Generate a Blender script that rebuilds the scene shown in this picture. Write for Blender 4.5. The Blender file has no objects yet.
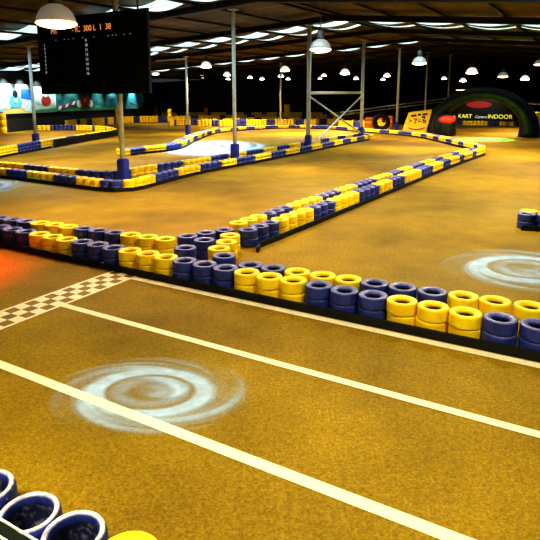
import bpy, bmesh, math, random
from mathutils import Vector, Matrix
random.seed(7)
col = bpy.context.scene.collection
PI = math.pi

# ------------------------------------------------------------------ camera
PITCH = math.atan(100/545)
CAMH = 2.2
cd = bpy.data.cameras.new('camera'); cam = bpy.data.objects.new('camera', cd); col.objects.link(cam)
cam.location = (0, 0, CAMH); cam.rotation_euler = (PI/2-PITCH, 0, 0)
cd.sensor_width = 36; cd.lens = 36*545/540; cd.shift_y = -70/540
cd.clip_end = 400
bpy.context.scene.camera = cam

def in_view(x, y, z):
    Z = z-CAMH
    d = y*math.cos(PITCH)-Z*math.sin(PITCH)
    if d < .3: return None
    u = 270+545*x/d; v = 200-545*(y*math.sin(PITCH)+Z*math.cos(PITCH))/d
    return (u, v, math.sqrt(x*x+y*y+Z*Z)) if -14 < u < 554 and -14 < v < 600 else None

# ------------------------------------------------------------------ materials
def mat(name, base=(.5,.5,.5), rough=.6, metal=0, emit=None, estr=0, spec=.5):
    m = bpy.data.materials.new(name); m.use_nodes = True
    b = m.node_tree.nodes['Principled BSDF']
    b.inputs['Base Color'].default_value = (*base, 1)
    b.inputs['Roughness'].default_value = rough
    b.inputs['Metallic'].default_value = metal
    b.inputs['Specular IOR Level'].default_value = spec
    if emit:
        b.inputs['Emission Color'].default_value = (*emit, 1)
        b.inputs['Emission Strength'].default_value = estr
    return m
def nodes(m): return m.node_tree.nodes, m.node_tree.links, m.node_tree.nodes['Principled BSDF']
def ramp(N, stops, interp='LINEAR'):
    r = N.new('ShaderNodeValToRGB'); r.color_ramp.interpolation = interp
    e = r.color_ramp.elements
    while len(e) < len(stops): e.new(.5)
    for k, (p, c) in zip(e, stops): k.position = p; k.color = (*c, 1)
    return r
def noise(N, L, src, scale, detail=4, rough=.6):
    n = N.new('ShaderNodeTexNoise'); n.inputs['Scale'].default_value = scale
    n.inputs['Detail'].default_value = detail; n.inputs['Roughness'].default_value = rough
    if src: L.new(src, n.inputs['Vector'])
    return n
def mixc(N, L, fac, a, b, mode='MIX'):
    x = N.new('ShaderNodeMix'); x.data_type = 'RGBA'; x.blend_type = mode
    for k, s in ((0, fac), (6, a), (7, b)):
        if hasattr(s, 'is_linked'): L.new(s, x.inputs[k])
        else: x.inputs[k].default_value = s if k == 0 else (*s, 1)
    return x.outputs[2]
def speckled(name, a, b, scale, rough=.7, bump=0, detail=5, lo=.35, hi=.65):
    m = mat(name, a, rough); N, L, B = nodes(m)
    tc = N.new('ShaderNodeTexCoord')
    n = noise(N, L, tc.outputs['Object'], scale, detail)
    r = ramp(N, [(lo, a), (hi, b)]); L.new(n.outputs['Fac'], r.inputs['Fac'])
    L.new(r.outputs['Color'], B.inputs['Base Color'])
    if bump:
        bp = N.new('ShaderNodeBump'); bp.inputs['Strength'].default_value = bump; bp.inputs['Distance'].default_value = .01
        L.new(n.outputs['Fac'], bp.inputs['Height']); L.new(bp.outputs['Normal'], B.inputs['Normal'])
    return m

# asphalt floor: tan brown, fine grain, broad stains, rubbered-in racing lines
m_floor = mat('asphalt', (.3,.19,.05), .65, spec=.18); N, L, B = nodes(m_floor)
tc = N.new('ShaderNodeTexCoord'); O = tc.outputs['Object']
big = noise(N, L, O, .22, 4); mid = noise(N, L, O, 1.6, 5); fine = noise(N, L, O, 55, 3, .75); grit = noise(N, L, O, 24, 2)
r1 = ramp(N, [(.36, (.17,.108,.006)), (.58, (.315,.213,.012))]); L.new(big.outputs['Fac'], r1.inputs['Fac'])
r2 = ramp(N, [(.3, (.82,.82,.8)), (.7, (1.1,1.1,1.1))]); L.new(mid.outputs['Fac'], r2.inputs['Fac'])
r3 = ramp(N, [(.3, (.45,.43,.4)), (.5, (.95,.95,.95)), (.72, (1.7,1.6,1.4))]); L.new(fine.outputs['Fac'], r3.inputs['Fac'])
r4 = ramp(N, [(.35, (.75,.75,.72)), (.65, (1.2,1.2,1.2))]); L.new(grit.outputs['Fac'], r4.inputs['Fac'])
c = mixc(N, L, 1.0, r1.outputs['Color'], r2.outputs['Color'], 'MULTIPLY')
c = mixc(N, L, .75, c, r3.outputs['Color'], 'MULTIPLY')
c = mixc(N, L, .6, c, r4.outputs['Color'], 'MULTIPLY')
L.new(c, B.inputs['Base Color'])
bp = N.new('ShaderNodeBump'); bp.inputs['Strength'].default_value = .35; bp.inputs['Distance'].default_value = .006
L.new(fine.outputs['Fac'], bp.inputs['Height']); L.new(bp.outputs['Normal'], B.inputs['Normal'])

m_wall = speckled('dark_wall', (.006,.008,.01), (.012,.014,.016), 3, .8)
m_roof = mat('roof_sheet', (.2,.12,.04), .7); N, L, B = nodes(m_roof)
tc = N.new('ShaderNodeTexCoord'); n1 = noise(N, L, tc.outputs['Object'], .5, 5)
r = ramp(N, [(.32, (.018,.011,.005)), (.7, (.17,.105,.042))]); L.new(n1.outputs['Fac'], r.inputs['Fac']); L.new(r.outputs['Color'], B.inputs['Base Color'])
m_beam = speckled('dark_steel', (.010,.008,.007), (.02,.016,.013), 4, .6)
m_sky = mat('rooflight', (.6,.7,.75), .4, emit=(.62,.86,1), estr=.85); N, L, B = nodes(m_sky)
tc = N.new('ShaderNodeTexCoord'); n1 = noise(N, L, tc.outputs['Object'], 1.3, 4)
r = ramp(N, [(.3, (.08,.18,.22)), (.66, (.6,.9,1))]); L.new(n1.outputs['Fac'], r.inputs['Fac']); L.new(r.outputs['Color'], B.inputs['Emission Color'])

def paint(name, base, dark, worn, rough=.42, top=None, topamt=.5):
    m = mat(name, base, rough); N, L, B = nodes(m)
    tc = N.new('ShaderNodeTexCoord'); oi = N.new('ShaderNodeObjectInfo')
    ad = N.new('ShaderNodeVectorMath'); ad.operation = 'ADD'; L.new(tc.outputs['Object'], ad.inputs[0]); L.new(oi.outputs['Location'], ad.inputs[1])
    n1 = noise(N, L, ad.outputs[0], 9, 4); n2 = noise(N, L, ad.outputs[0], 26, 4, .7)
    r = ramp(N, [(.3, dark), (.55, base)]); L.new(n1.outputs['Fac'], r.inputs['Fac'])
    r2 = ramp(N, [(.62, (0,0,0)), (.72, (1,1,1))]); L.new(n2.outputs['Fac'], r2.inputs['Fac'])
    c_ = mixc(N, L, r2.outputs['Color'], r.outputs['Color'], worn)
    if top:     # pale upward faces: chalky wear on worn tyres, highlight painted in on blue
        g_ = N.new('ShaderNodeNewGeometry'); sp = N.new('ShaderNodeSeparateXYZ'); L.new(g_.outputs['Normal'], sp.inputs[0])
        r4_ = ramp(N, [(.45, (0,0,0)), (.9, (topamt,)*3)]); L.new(sp.outputs['Z'], r4_.inputs['Fac'])
        r5_ = ramp(N, [(.35, (.35,)*3), (.6, (1,1,1))]); L.new(n2.outputs['Fac'], r5_.inputs['Fac'])
        c_ = mixc(N, L, mixc(N, L, 1.0, r4_.outputs['Color'], r5_.outputs['Color'], 'MULTIPLY'), c_, top)
    L.new(c_, B.inputs['Base Color'])
    bp = N.new('ShaderNodeBump'); bp.inputs['Strength'].default_value = .25; bp.inputs['Distance'].default_value = .006
    L.new(n2.outputs['Fac'], bp.inputs['Height']); L.new(bp.outputs['Normal'], B.inputs['Normal'])
    return m
m_yel = paint('yellow_paint', (.98,.74,.014), (.92,.58,.01), (1,.82,.15))
m_blu = paint('blue_paint', (.04,.065,.34), (.02,.032,.17), (.2,.2,.36), .36, (.3,.28,.5), .6)  # pale purple top highlight painted into the blue
m_worn = paint('worn_blue_paint', (.025,.04,.24), (.012,.02,.1), (.6,.55,.5), .4, (.8,.76,.78), .85)
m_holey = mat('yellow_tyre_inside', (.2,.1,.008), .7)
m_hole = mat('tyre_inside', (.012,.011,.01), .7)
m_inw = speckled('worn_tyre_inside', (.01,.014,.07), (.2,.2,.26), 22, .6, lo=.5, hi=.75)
m_rub = speckled('black_rubber', (.003,.003,.003), (.008,.008,.007), 14, .65)
m_white = speckled('white_line_paint', (.58,.5,.38), (.78,.7,.54), 30, .6, lo=.25, hi=.5)
m_steel = speckled('galvanised_steel', (.55,.62,.6), (.75,.8,.76), 6, .45)
m_pad = speckled('blue_pad', (.03,.045,.32), (.05,.075,.45), 5, .5)
m_board = mat('scoreboard_black', (.006,.012,.014), .35)
m_frame = mat('scoreboard_frame', (.004,.008,.008), .6)
m_amber = mat('amber_digits', (.5,.2,.05), .5, emit=(1,.42,.12), estr=.35)
m_dig = mat('white_digits', (.5,.5,.5), .5, emit=(.75,.85,.9), estr=.2)
m_shade = mat('lamp_shade', (.3,.31,.3), .35); m_shade.node_tree.nodes['Principled BSDF'].inputs['Transmission Weight'].default_value = .25
m_shade.node_tree.nodes['Principled BSDF'].inputs['Emission Color'].default_value = (.9,.85,.75,1)
m_shade.node_tree.nodes['Principled BSDF'].inputs['Emission Strength'].default_value = .06
m_shadew = mat('white_lamp_shade', (.6,.6,.58), .35, emit=(.9,.88,.82), estr=.4)
m_bulb = mat('lamp_lens', (1,.9,.7), .3, emit=(1,.6,.16), estr=7)
m_bulbw = mat('white_lamp_lens', (1,.95,.9), .3, emit=(1,.9,.74), estr=7)
m_hous = mat('lamp_housing', (.06,.06,.06), .5)
m_arch = speckled('arch_fabric', (.002,.005,.005), (.004,.011,.012), 3, .5)
m_red = mat('red_fabric', (.6,.03,.025), .5)
m_redp = mat('red_paint', (.35,.03,.03), .5)
m_org = paint('orange_paint', (.75,.25,.03), (.6,.16,.02), (.75,.35,.1))
m_signy = speckled('sign_yellow', (.85,.58,.02), (.92,.7,.08), 5, .5)
m_black = mat('black_paint', (.01,.01,.01), .5)
m_yelt = mat('yellow_lettering', (.8,.75,.1), .5, emit=(.9,.85,.15), estr=.5)  # letters given a faint glow so they read brighter
m_whit = mat('white_lettering', (.8,.8,.8), .5, emit=(.8,.85,.9), estr=.3)  # same added glow on the white letters

# ------------------------------------------------------------------ mesh helpers
def obj(name, bm, mats, parent=None, smooth=False):
    me = bpy.data.meshes.new(name)
    bmesh.ops.recalc_face_normals(bm, faces=bm.faces)
    bm.to_mesh(me); bm.free()
    for m in (mats if isinstance(mats, (list, tuple)) else [mats]): me.materials.append(m)
    if smooth: me.polygons.foreach_set('use_smooth', [True]*len(me.polygons))
    o = bpy.data.objects.new(name, me); col.objects.link(o)
    if parent: o.parent = parent
    return o
def tag(o, label, cat, group=None, kind=None):
    o['label'] = label; o['category'] = cat
    if group: o['group'] = group
    if kind: o['kind'] = kind
    return o
def struct(o): o['kind'] = 'structure'; return o
def thing(name, label, cat, loc=(0,0,0), rz=0, group=None):
    o = bpy.data.objects.new(name, None); col.objects.link(o); o.location = loc; o.rotation_euler = (0,0,rz)
    o.empty_display_size = .2
    return tag(o, label, cat, group)
def box(bm, c, s, rot=None, mi=0, bev=0):
    r = bmesh.ops.create_cube(bm, size=1); vs = r['verts']
    M = Matrix.Translation(c) @ (rot.to_4x4() if rot else Matrix.Identity(4)) @ Matrix.Diagonal((*s, 1))
    bmesh.ops.transform(bm, matrix=M, verts=vs)
    fs = {f for v in vs for f in v.link_faces}
    for f in fs: f.material_index = mi
    if bev:
        es = list({e for v in vs for e in v.link_edges})
        bmesh.ops.bevel(bm, geom=es, offset=bev, segments=2, affect='EDGES')
def lathe(bm, prof, seg=24, M=None, closed=False, mis=None):
    rings = []
    for r, z in prof:
        if r < 1e-5: rings.append([bm.verts.new((0,0,z))])
        else: rings.append([bm.verts.new((r*math.cos(2*PI*k/seg), r*math.sin(2*PI*k/seg), z)) for k in range(seg)])
    n = len(rings)
    for i in range(n if closed else n-1):
        a, b = rings[i], rings[(i+1) % n]
        for k in range(seg):
            k2 = (k+1) % seg
            vs = [a[k % len(a)], a[k2 % len(a)], b[k2 % len(b)], b[k % len(b)]]
            u = []
            for v in vs:
                if v not in u: u.append(v)
            if len(u) > 2:
                f = bm.faces.new(u); f.smooth = True
                if mis: f.material_index = mis[i]
    if M: bmesh.ops.transform(bm, matrix=M, verts=[v for r in rings for v in r])
def bar(bm, a, b, r, seg=10, mi=0):
    a, b = Vector(a), Vector(b); d = b-a
    q = d.to_track_quat('Z', 'Y').to_matrix().to_4x4()
    lathe(bm, [(0,0),(r,0),(r,d.length),(0,d.length)], seg, Matrix.Translation(a) @ q, mis=[mi]*3)
def text_obj(name, body, size, m, parent, loc, rot=(PI/2,0,0), align='CENTER', sx=1, spacing=1, line=1, shear=0):
    cu = bpy.data.curves.new(name, 'FONT'); cu.body = body; cu.size = size; cu.align_x = align; cu.align_y = 'CENTER'
    cu.extrude = .004; cu.space_character = spacing; cu.space_line = line; cu.shear = shear; cu.materials.append(m)
    tmp = bpy.data.objects.new('tmp', cu); col.objects.link(tmp)
    me = bpy.data.meshes.new_from_object(tmp.evaluated_get(bpy.context.evaluated_depsgraph_get())); bpy.data.objects.remove(tmp); me.name = name
    o = bpy.data.objects.new(name, me); col.objects.link(o); o.parent = parent; o.location = loc; o.rotation_euler = rot; o.scale = (sx,1,1)
    return o

# ------------------------------------------------------------------ building grid
# axis A runs across the hall (along the painted lanes), axis B along it
C0 = Vector((-3.9, 14.0)); A = Vector((math.cos(PI/6), -.5)); Bv = Vector((.5, math.cos(PI/6)))
RIDGE = 1.0
def P(s, t): return C0 + s*A + t*Bv
def st(x, y): d = Vector((x, y))-C0; return d.dot(A), d.dot(Bv)
def roof_z(s, t): return 5.45+.024*t - (.058*(RIDGE-s) if s < RIDGE else .085*(s-RIDGE))

bm = bmesh.new()
fl = [(-46,-12),(60,-12),(60,82),(-46,82)]
bm.faces.new([bm.verts.new((x,y,0)) for x,y in fl])
struct(obj('floor', bm, m_floor))

# ceiling: two slopes of trapezoidal sheet
bm = bmesh.new()
S0, S1, T0, T1 = -31, 25.5, -26, 82
ts = [T0+k*.5 for k in range(int((T1-T0)/.5)+1)]
for a_, b_ in ((S0, RIDGE), (RIDGE, S1)):
    prev = None
    for i, t in enumerate(ts):
        dz = .05 if i % 2 else 0
        row = [bm.verts.new((*P(s,t), roof_z(s,t)+dz)) for s in (a_, b_)]
        if prev: bm.faces.new([prev[0], prev[1], row[1], row[0]])
        prev = row
ceil = struct(obj('ceiling', bm, m_roof))
# roof windows: strips of translucent sheet running from eaves to ridge
for i, (t, w) in enumerate(((4.2,1.2),(13.5,1.2),(15.4,.5),(26.0,1.2))):
    bm = bmesh.new()
    bays = [(RIDGE-.25-2.1*k-1.85, RIDGE-.25-2.1*k-.22, .06+.02*(k % 3)) for k in range(12)]+[(RIDGE+.25+2.1*k+.1, RIDGE+.25+2.1*k+2.0, .08) for k in range(9)]
    for a_, b_, dz in bays:
        # each sheet is a shallow arched panel between two purlins
        grid = [[bm.verts.new((*P(s,tt), roof_z(s,tt)-dz-.11*math.sin(PI*f))) for tt in (t-w/2, t-w/6, t+w/6, t+w/2)] for f, s in ((k/5, a_+(b_-a_)*k/5) for k in range(6))]
        for k in range(5):
            for j in range(3): bm.faces.new([grid[k][j], grid[k][j+1], grid[k+1][j+1], grid[k+1][j]])
    struct(obj('window_%d' % (i+1), bm, m_sky))
# rafters across and purlins along the roof
FR = [-12.4,-6.5,-.6,5.3,11.2,17.4,23.6,30.2,37,44,51,58]
k = 0
def beam(bm, p, q, w, h):
    p, q = Vector(p), Vector(q); d = (q-p).normalized(); n = d.cross(Vector((0,0,1))).normalized()*w/2
    u = Vector((0,0,-h))
    f = [[bm.verts.new(x) for x in (e+n, e-n, e-n+u, e+n+u)] for e in (p, q)]
    for i in range(4): bm.faces.new([f[0][i], f[0][(i+1)%4], f[1][(i+1)%4], f[1][i]])
    bm.faces.new(f[0]); bm.faces.new(f[1])
for t in FR:
    k += 1; bm = bmesh.new()
    for a_, b_ in ((-28, RIDGE), (RIDGE, 23.5)):
        for hh, w, dz in ((.04,.2,0),(.2,.05,0),(.04,.2,-.18)):
            beam(bm, (*P(a_,t), roof_z(a_,t)-.12+dz), (*P(b_,t), roof_z(b_,t)-.12+dz), w, hh)
    struct(obj('trim_%d' % k, bm, m_beam))
for s in [RIDGE-.25-2.1*i for i in range(13)]+[RIDGE+.25+2.1*i for i in range(11)]:
    k += 1; bm = bmesh.new()
    beam(bm, (*P(s,-20), roof_z(s,-20)-.04), (*P(s,66), roof_z(s,66)-.04), .08, .085)
    struct(obj('trim_%d' % k, bm, m_beam))

# walls
def wall(name, pts, z1=None):
    bm = bmesh.new(); prev = None
    for (xa,ya),(xb,yb) in zip(pts, pts[1:]):
        n = 12
        for i in range(n+1):
            x, y = xa+(xb-xa)*i/n, ya+(yb-ya)*i/n
            s_, t_ = st(x, y)
            row = [bm.verts.new((x,y,0)), bm.verts.new((x,y,roof_z(s_,t_)+.02))]
            if prev: bm.faces.new([prev[0], row[0], row[1], prev[1]])
            prev = row
    return struct(obj(name, bm, m_wall))
WL0, WL1 = (-22.6, 4.2), (-13.9, 69)
wall('wall_left', [(-22.6, -6), WL0, WL1])
wall('wall_back', [WL1, (45, 69)])
wall('wall_right', [(45, 69), (9.5, -6)])
wall('wall_front', [(9.5, -6), (-22.6, -6)])

# ------------------------------------------------------------------ tyres
PR, PH = .15, .13
def tyre_prof(hi=True):
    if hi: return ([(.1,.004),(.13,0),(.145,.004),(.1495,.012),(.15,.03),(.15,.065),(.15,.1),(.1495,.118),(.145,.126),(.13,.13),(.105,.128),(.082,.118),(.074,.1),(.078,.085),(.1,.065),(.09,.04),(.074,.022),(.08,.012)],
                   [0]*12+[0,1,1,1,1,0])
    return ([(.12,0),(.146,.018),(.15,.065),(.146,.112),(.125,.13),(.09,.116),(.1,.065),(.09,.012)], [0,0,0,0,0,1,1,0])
def tyre_mesh(m, name='kart_tyre', big=False):
    bm = bmesh.new(); p, mi = tyre_prof()
    if big: p, mi = [(.1,.004),(.138,0),(.147,.02),(.152,.07),(.153,.16),(.149,.225),(.142,.252),(.132,.262),(.119,.258),(.11,.243),(.112,.21),(.122,.15),(.12,.08),(.1,.03)], [0]*9+[0,2,2,1,1]
    lathe(bm, p, 36, None, True, mi)
    bmesh.ops.recalc_face_normals(bm, faces=bm.faces)
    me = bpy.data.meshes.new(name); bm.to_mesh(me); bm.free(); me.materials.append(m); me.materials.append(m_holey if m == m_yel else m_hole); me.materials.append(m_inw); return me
ME = {'y': tyre_mesh(m_yel), 'b': tyre_mesh(m_blu), 'w': tyre_mesh(m_worn, big=True)}

tyres = []      # every tyre: position, colour, label, weight
ORD = 'first second third fourth fifth sixth seventh eighth ninth tenth eleventh twelfth thirteenth fourteenth fifteenth sixteenth seventeenth eighteenth nineteenth twentieth'.split()
CN = {'y': 'yellow', 'b': 'blue', 'w': 'blue'}
def add_stack(x, y, c, desc, w_low, high=2, group='kart tyres of the barrier walls'):
    for l in range(high):
        lev = 'lower' if l == 0 else 'upper'
        tyres.append(dict(p=(x, y, l*PH), c=c, label=desc and desc % (lev, CN[c]), w=1 if l == high-1 else w_low, g=group))
def smooth_line(pts, step):
    v = [Vector(p) for p in pts]
    fine = []
    for i in range(len(v)-1):
        p0, p1, p2, p3 = v[max(i-1,0)], v[i], v[i+1], v[min(i+2,len(v)-1)]
        for k in range(12):
            t = k/12
            fine.append(.5*((2*p1)+(p2-p0)*t+(2*p0-5*p1+4*p2-p3)*t*t+(3*p1-p0-3*p2+p3)*t**3))
    fine.append(v[-1])
    out = [fine[0]]; pos = fine[0]; i = 1
    while i < len(fine):
        d = (fine[i]-pos).length
        if d >= step: pos = pos+(fine[i]-pos)*(step/d); out.append(pos)
        else: i += 1
    return out
def offset(line, d):
    out = []
    for i, p in enumerate(line):
        a, b = line[max(i-1,0)], line[min(i+1,len(line)-1)]
        t = (b-a).normalized(); out.append(p+Vector((-t.y, t.x))*d)
    return out
def runs(seq): return ''.join(c*n for c, n in seq)
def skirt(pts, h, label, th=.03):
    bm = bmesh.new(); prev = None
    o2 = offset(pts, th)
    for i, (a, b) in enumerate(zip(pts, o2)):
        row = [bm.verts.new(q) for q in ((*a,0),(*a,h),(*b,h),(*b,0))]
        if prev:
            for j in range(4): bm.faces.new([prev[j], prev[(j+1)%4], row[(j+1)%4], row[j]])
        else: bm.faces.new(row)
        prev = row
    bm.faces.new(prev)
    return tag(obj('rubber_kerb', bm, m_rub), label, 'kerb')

# --- near wall, front row: 31 stacks in blocks of three, counted from the finish line
SP = .303
nrm = Bv; N0 = 5.09
a_fin = -4.98                                   # lane coordinate of the finish line
def lane(s, n): return Vector((s*A.x+n*Bv.x, s*A.y+n*Bv.y))
S_first = None
# left stack of the yellow block standing at the finish line end
s0 = A.dot(Vector((-1.83, 6.96)))
PLACE = {0: 'left', 1: 'middle', 2: 'right'}
def block_words(bi):
    # bi 0 = yellow block at the finish line; odd = blue
    if bi == 0: return 'of yellow block beside finish line end'
    n = (abs(bi)+1)//2 if bi % 2 else abs(bi)//2
    c = 'blue' if bi % 2 else 'yellow'
    return 'of %s %s block %s of finish line' % (ORD[n-1], c, 'right' if bi > 0 else 'left')
nearfront = []
for i in range(-13, 32):
    bi, j = divmod(i, 3)
    s = s0+i*SP
    n = N0+.008*math.sin(i*1.7)+(.0024*(i+3) if i < -3 else 0)
    p = lane(s, n); nearfront.append(p)
    add_stack(p.x, p.y, 'b' if bi % 2 else 'y', '%%s %%s tyre, %s stack %s, front row' % (PLACE[j], block_words(bi)), .9)
a0, a1 = lane(s0-13.7*SP, N0-.2), lane(s0+32*SP, N0-.2)
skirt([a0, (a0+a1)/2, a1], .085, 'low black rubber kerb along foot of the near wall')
# --- near wall, back row right of the junction
p0, p1 = Vector((-.23, 6.31)), Vector((2.54, 4.96)); d = (p1-p0).normalized()
for i in range(0, 25):
    p = p0+d*i*.304; c = 'bbyyybbbyyybbbyyybbbyyybb'[i]
    blk = ['first blue','first yellow','second blue','second yellow','third blue','third yellow','fourth blue','fourth yellow','fifth blue']
    bi, j = divmod(i+1, 3)
    add_stack(p.x, p.y, c, '%%s %%s tyre, %s stack of %s block right of junction, back row' % (PLACE[j], blk[bi]), .25)
# --- near wall, back row left of the junction
p0 = Vector((-1.5, 7.55)); d = Vector((-.905, .425)).normalized()
for i in range(0, 12):
    p = p0+d*i*.306; bi, j = divmod(i, 3)
    c = 'yb'[bi % 2]
    add_stack(p.x, p.y, c, '%%s %%s tyre, %s stack of %s %s block left of junction, back row' % (PLACE[2-j], ORD[bi//2], CN[c]), .3)
# --- junction cluster
J = [(-1.14,7.08,'b','front blue stack of the junction, touching the front row'),(-.93,7.5,'b','middle blue stack of the junction'),(-1.2,7.72,'b','blue junction stack beside the back row yellows'),
     (-.96,7.93,'b','rear blue stack of the junction'),(-.7,8.1,'b','rearmost blue stack of the junction by diagonal wall'),
     (-.68,7.06,'y','front yellow stack of the junction'),(-.61,7.4,'y','middle yellow stack of the junction'),(-.59,7.76,'y','rear yellow stack of the junction'),
     (-.58,6.7,'b','small blue step stack between junction and front row'),]
for x, y, c, dsc in J: add_stack(x, y, c, '%s %s tyre, '+dsc, .5, group='kart tyres at the wall junction')

# --- diagonal wall with hairpin
DG = [(-.33,8.12),(.0,8.62),(.34,9.17),(.87,10.03),(1.39,10.86),(1.97,11.8),(2.61,12.84),(3.4,14.12),(4.38,15.72),(5.54,17.6),(6.66,19.34),(7.81,21.07),(8.6,22.3)]
dline = smooth_line(DG, SP)
dseq = runs([('b',3),('y',4),('b',3),('y',4),('b',4),('y',3),('b',3),('y',5),('b',4),('y',4),('b',3),('y',4),('b',2),('y',4),('b',2),('y',6)])
bseq = runs([('y',3),('b',3),('y',4),('b',3),('y',3),('b',4),('y',4),('b',3),('y',3),('b',4),('y',4),('b',3),('y',4),('b',3),('y',5),('b',3),('y',9)])
def wall_row(line, seq, where, w_low=.85, high=2, group='kart tyres of the barrier walls'):
    cnt = {}; i = 0; info = []
    while i < len(line):
        c = seq[min(i, len(seq)-1)]; j = i
        while j < len(line) and seq[min(j, len(seq)-1)] == c: j += 1
        cnt[c] = cnt.get(c, 0)+1
        for q in range(i, j): info.append((c, cnt[c], q-i))
        i = j
    for p, (c, b, q) in zip(line, info):
        dsc = ('%%s %%s tyre, %s stack of %s %s block %s' % (ORD[q], ORD[min(b-1,19)], CN[c], where)) if q < 20 else None
        add_stack(p.x, p.y, c, dsc, w_low, high, group)
wall_row(dline, dseq, 'up diagonal wall, near row')
wall_row(offset(dline, .42)[1:], bseq, 'up diagonal wall, far row', .2)
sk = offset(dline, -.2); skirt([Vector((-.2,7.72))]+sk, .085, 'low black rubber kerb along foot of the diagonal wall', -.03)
UP = [(8.75,22.6),(9.15,23.6),(9.25,24.8),(9.15,26.3),(9.12,29.5),(9.0,32.3),(8.27,34.9),(6.9,37.3),(5.48,40.1),(4.2,42.2),(1.03,43),(-1.49,40.9),(-3.4,37.9),(-4.0,34.3),(-4.2,29.6),(-4.2,25.4),(-4.6,23.8),(-5.3,22.8),(-5.85,21.7)]
uline = smooth_line(UP, SP)
def rseq(n, a=3, b=5, first='y'):
    s = ''; c = first
    while len(s) < n: s += c*random.randint(a, b); c = 'b' if c == 'y' else 'y'
    return s
wall_row(uline, 'yyyyybbyyyybbyyybbbyyyybbb'+rseq(400,3,5), 'on return wall beyond hairpin')
wall_row(offset(uline, -.36)[10:], rseq(400,4,6), 'on return wall, rear row', .2)
skirt(offset(uline, .19), .09, 'black rubber kerb along the far return wall')

# --- column wall (double wall with the steel columns between)
BF = [(-9.0,16.3),(-7.83,15.72),(-6.99,15.26),(-6.16,14.72),(-5.29,14.16),(-4.48,13.62),(-3.9,13.28),(-3.6,13.26),(-3.36,13.55),(-3.08,14.4),(-2.61,15.65),(-2.08,16.8),(-1.5,17.86),(-.95,18.85),(-.43,19.75),(.15,20.87),(.76,21.95),(1.3,22.9),(1.84,23.93),(2.43,25.06),(3.08,26.3),(3.75,27.67),(4.58,29.18),(5.4,30.7)]
bline = smooth_line(BF, SP)
fseq = 'bbyy'+runs(list(zip('ybybybybybybybybybybybybyb', [2,3,4,3,3,2,4,4,4,4,3,4,4,4,4,4,4,5,4,4,3,4,6])))
wall_row(bline, fseq, 'along column wall, near row')
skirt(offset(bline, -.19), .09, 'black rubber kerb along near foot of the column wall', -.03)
BB = [(-9.0,17.5),(-7.9,16.95),(-6.99,16.35),(-6.1,15.8),(-5.29,15.3),(-4.6,15.0),(-4.2,15.2),(-3.9,15.9),(-3.4,16.8),(-2.7,17.9),(-2.15,18.9),(-1.55,20.1),(-.9,21.2),(-.3,22.2),(.5,23.7),(1.1,24.9),(1.9,26.4),(2.7,28.0),(3.6,29.7),(4.4,31.2),(4.95,31.9),(5.65,31.75),(5.8,31.2)]
wall_row(smooth_line(BB, SP), 'yy'+runs(list(zip('ybybybybybybybybybyby',[4,4,4,6,4,4,5,4,4,4,4,4,4,4,4,4,4,4,4,4,9]))), 'along column wall, far row', .4)
# --- left hairpin
HP = [(-11.2,18.6),(-10.7,20.4),(-10.55,22.4),(-10.45,24.8),(-10.2,29.2),(-9.85,33.2),(-9.9,34.9),(-10.6,36.8),(-12.05,39.2),(-14.0,40.3),(-16.15,40.2),(-17,39.9)]
hl = smooth_line(HP, SP)
wall_row(hl, 'y'*14+'b'*7+'y'*9+'b'*4+'yyyybyy'*6+rseq(200,3,6), 'on far hairpin wall', high=3)
_o = offset(hl, -.19); _k = next(i for i, p in enumerate(hl) if p.y > 25.5)
skirt(_o[_k:], .36, 'tall black rubber skirt facing the track on the far hairpin', -.03)
skirt(_o[:_k], .09, 'low black rubber kerb at the near end of far hairpin', -.03)
# --- distant walls
for pts, hgt in (([(-8.5,46.5),(-8.3,48.5),(-7.0,49.3),(-4.75,49.6),(-2.9,52),(-1.2,54),(.5,55),(2.4,53.5),(4.7,51),(6.7,49),(7.9,45.5)], 4),
                 ([(-15.9,43),(-15.6,46),(-14.9,50.5),(-14.2,53),(-12,54.5),(-9,55),(-7,56.5),(-4,58),(0,59.5),(4,59.5),(9,58),(12,54)], 5),
                 ([(-12.5,64),(-8,65),(-4,65.5),(2,66),(9,65.5),(15,64)], 6),
                 ([(5.9,46.5),(7.5,43.5),(9.0,41)], 4),
                 ([(-6,46.5),(-2,47.5),(1,49.5),(4,48.5)], 4),
                 ([(15.6,49.6),(18,48.6),(21.4,46.6)], 3),
                 ([(15.75,31.6),(15.7,30.6),(15.9,29.4),(16.4,27.6)], 2)):
    l = smooth_line(pts, SP); wall_row(l, runs([(c_, random.randint(4,8) if c_ == 'y' else random.randint(2,3)) for _ in range(60) for c_ in 'yb']), 'in the distance', high=hgt)
# --- short wall entering by the right edge of the picture
for i in range(7):
    x, y = 4.47+i*.285, 9.28-i*.1
    add_stack(x, y, 'b', '%%s %%s tyre of short separate wall end, front row, %s stack' % ORD[i], .8, group='kart tyres of the short wall')
    add_stack(x+.17, y+.27, 'y', '%%s %%s tyre of short separate wall end, rear row, %s stack' % ORD[i], .4, group='kart tyres of the short wall')
skirt([Vector((4.3,9.09)),Vector((5.3,8.74)),Vector((6.4,8.35))], .09, 'black rubber kerb of the short wall at right edge')
# --- the near-side wall under the viewer, bottom left corner
CR = [(-1.455,2.47,'w'),(-1.165,2.30,'w'),(-.9,2.178,'w')]
for i, (x, y, c) in enumerate(CR):
    tyres.append(dict(p=(x, y, 0), c=c, w=1.2, g='worn kart tyres in the corner',
        label='tall worn blue tyre in the bottom left corner, '+('cut by the left edge', 'whole one between its two neighbours', 'cut by the bottom edge')[i]))
for l in range(2): tyres.append(dict(p=(-.62, 2.045, l*PH), c='y', w=1.1 if l else .6, g='worn kart tyres in the corner', label='%s yellow tyre at bottom edge beside the worn blue corner tyres' % ('upper' if l else 'lower')))

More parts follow.
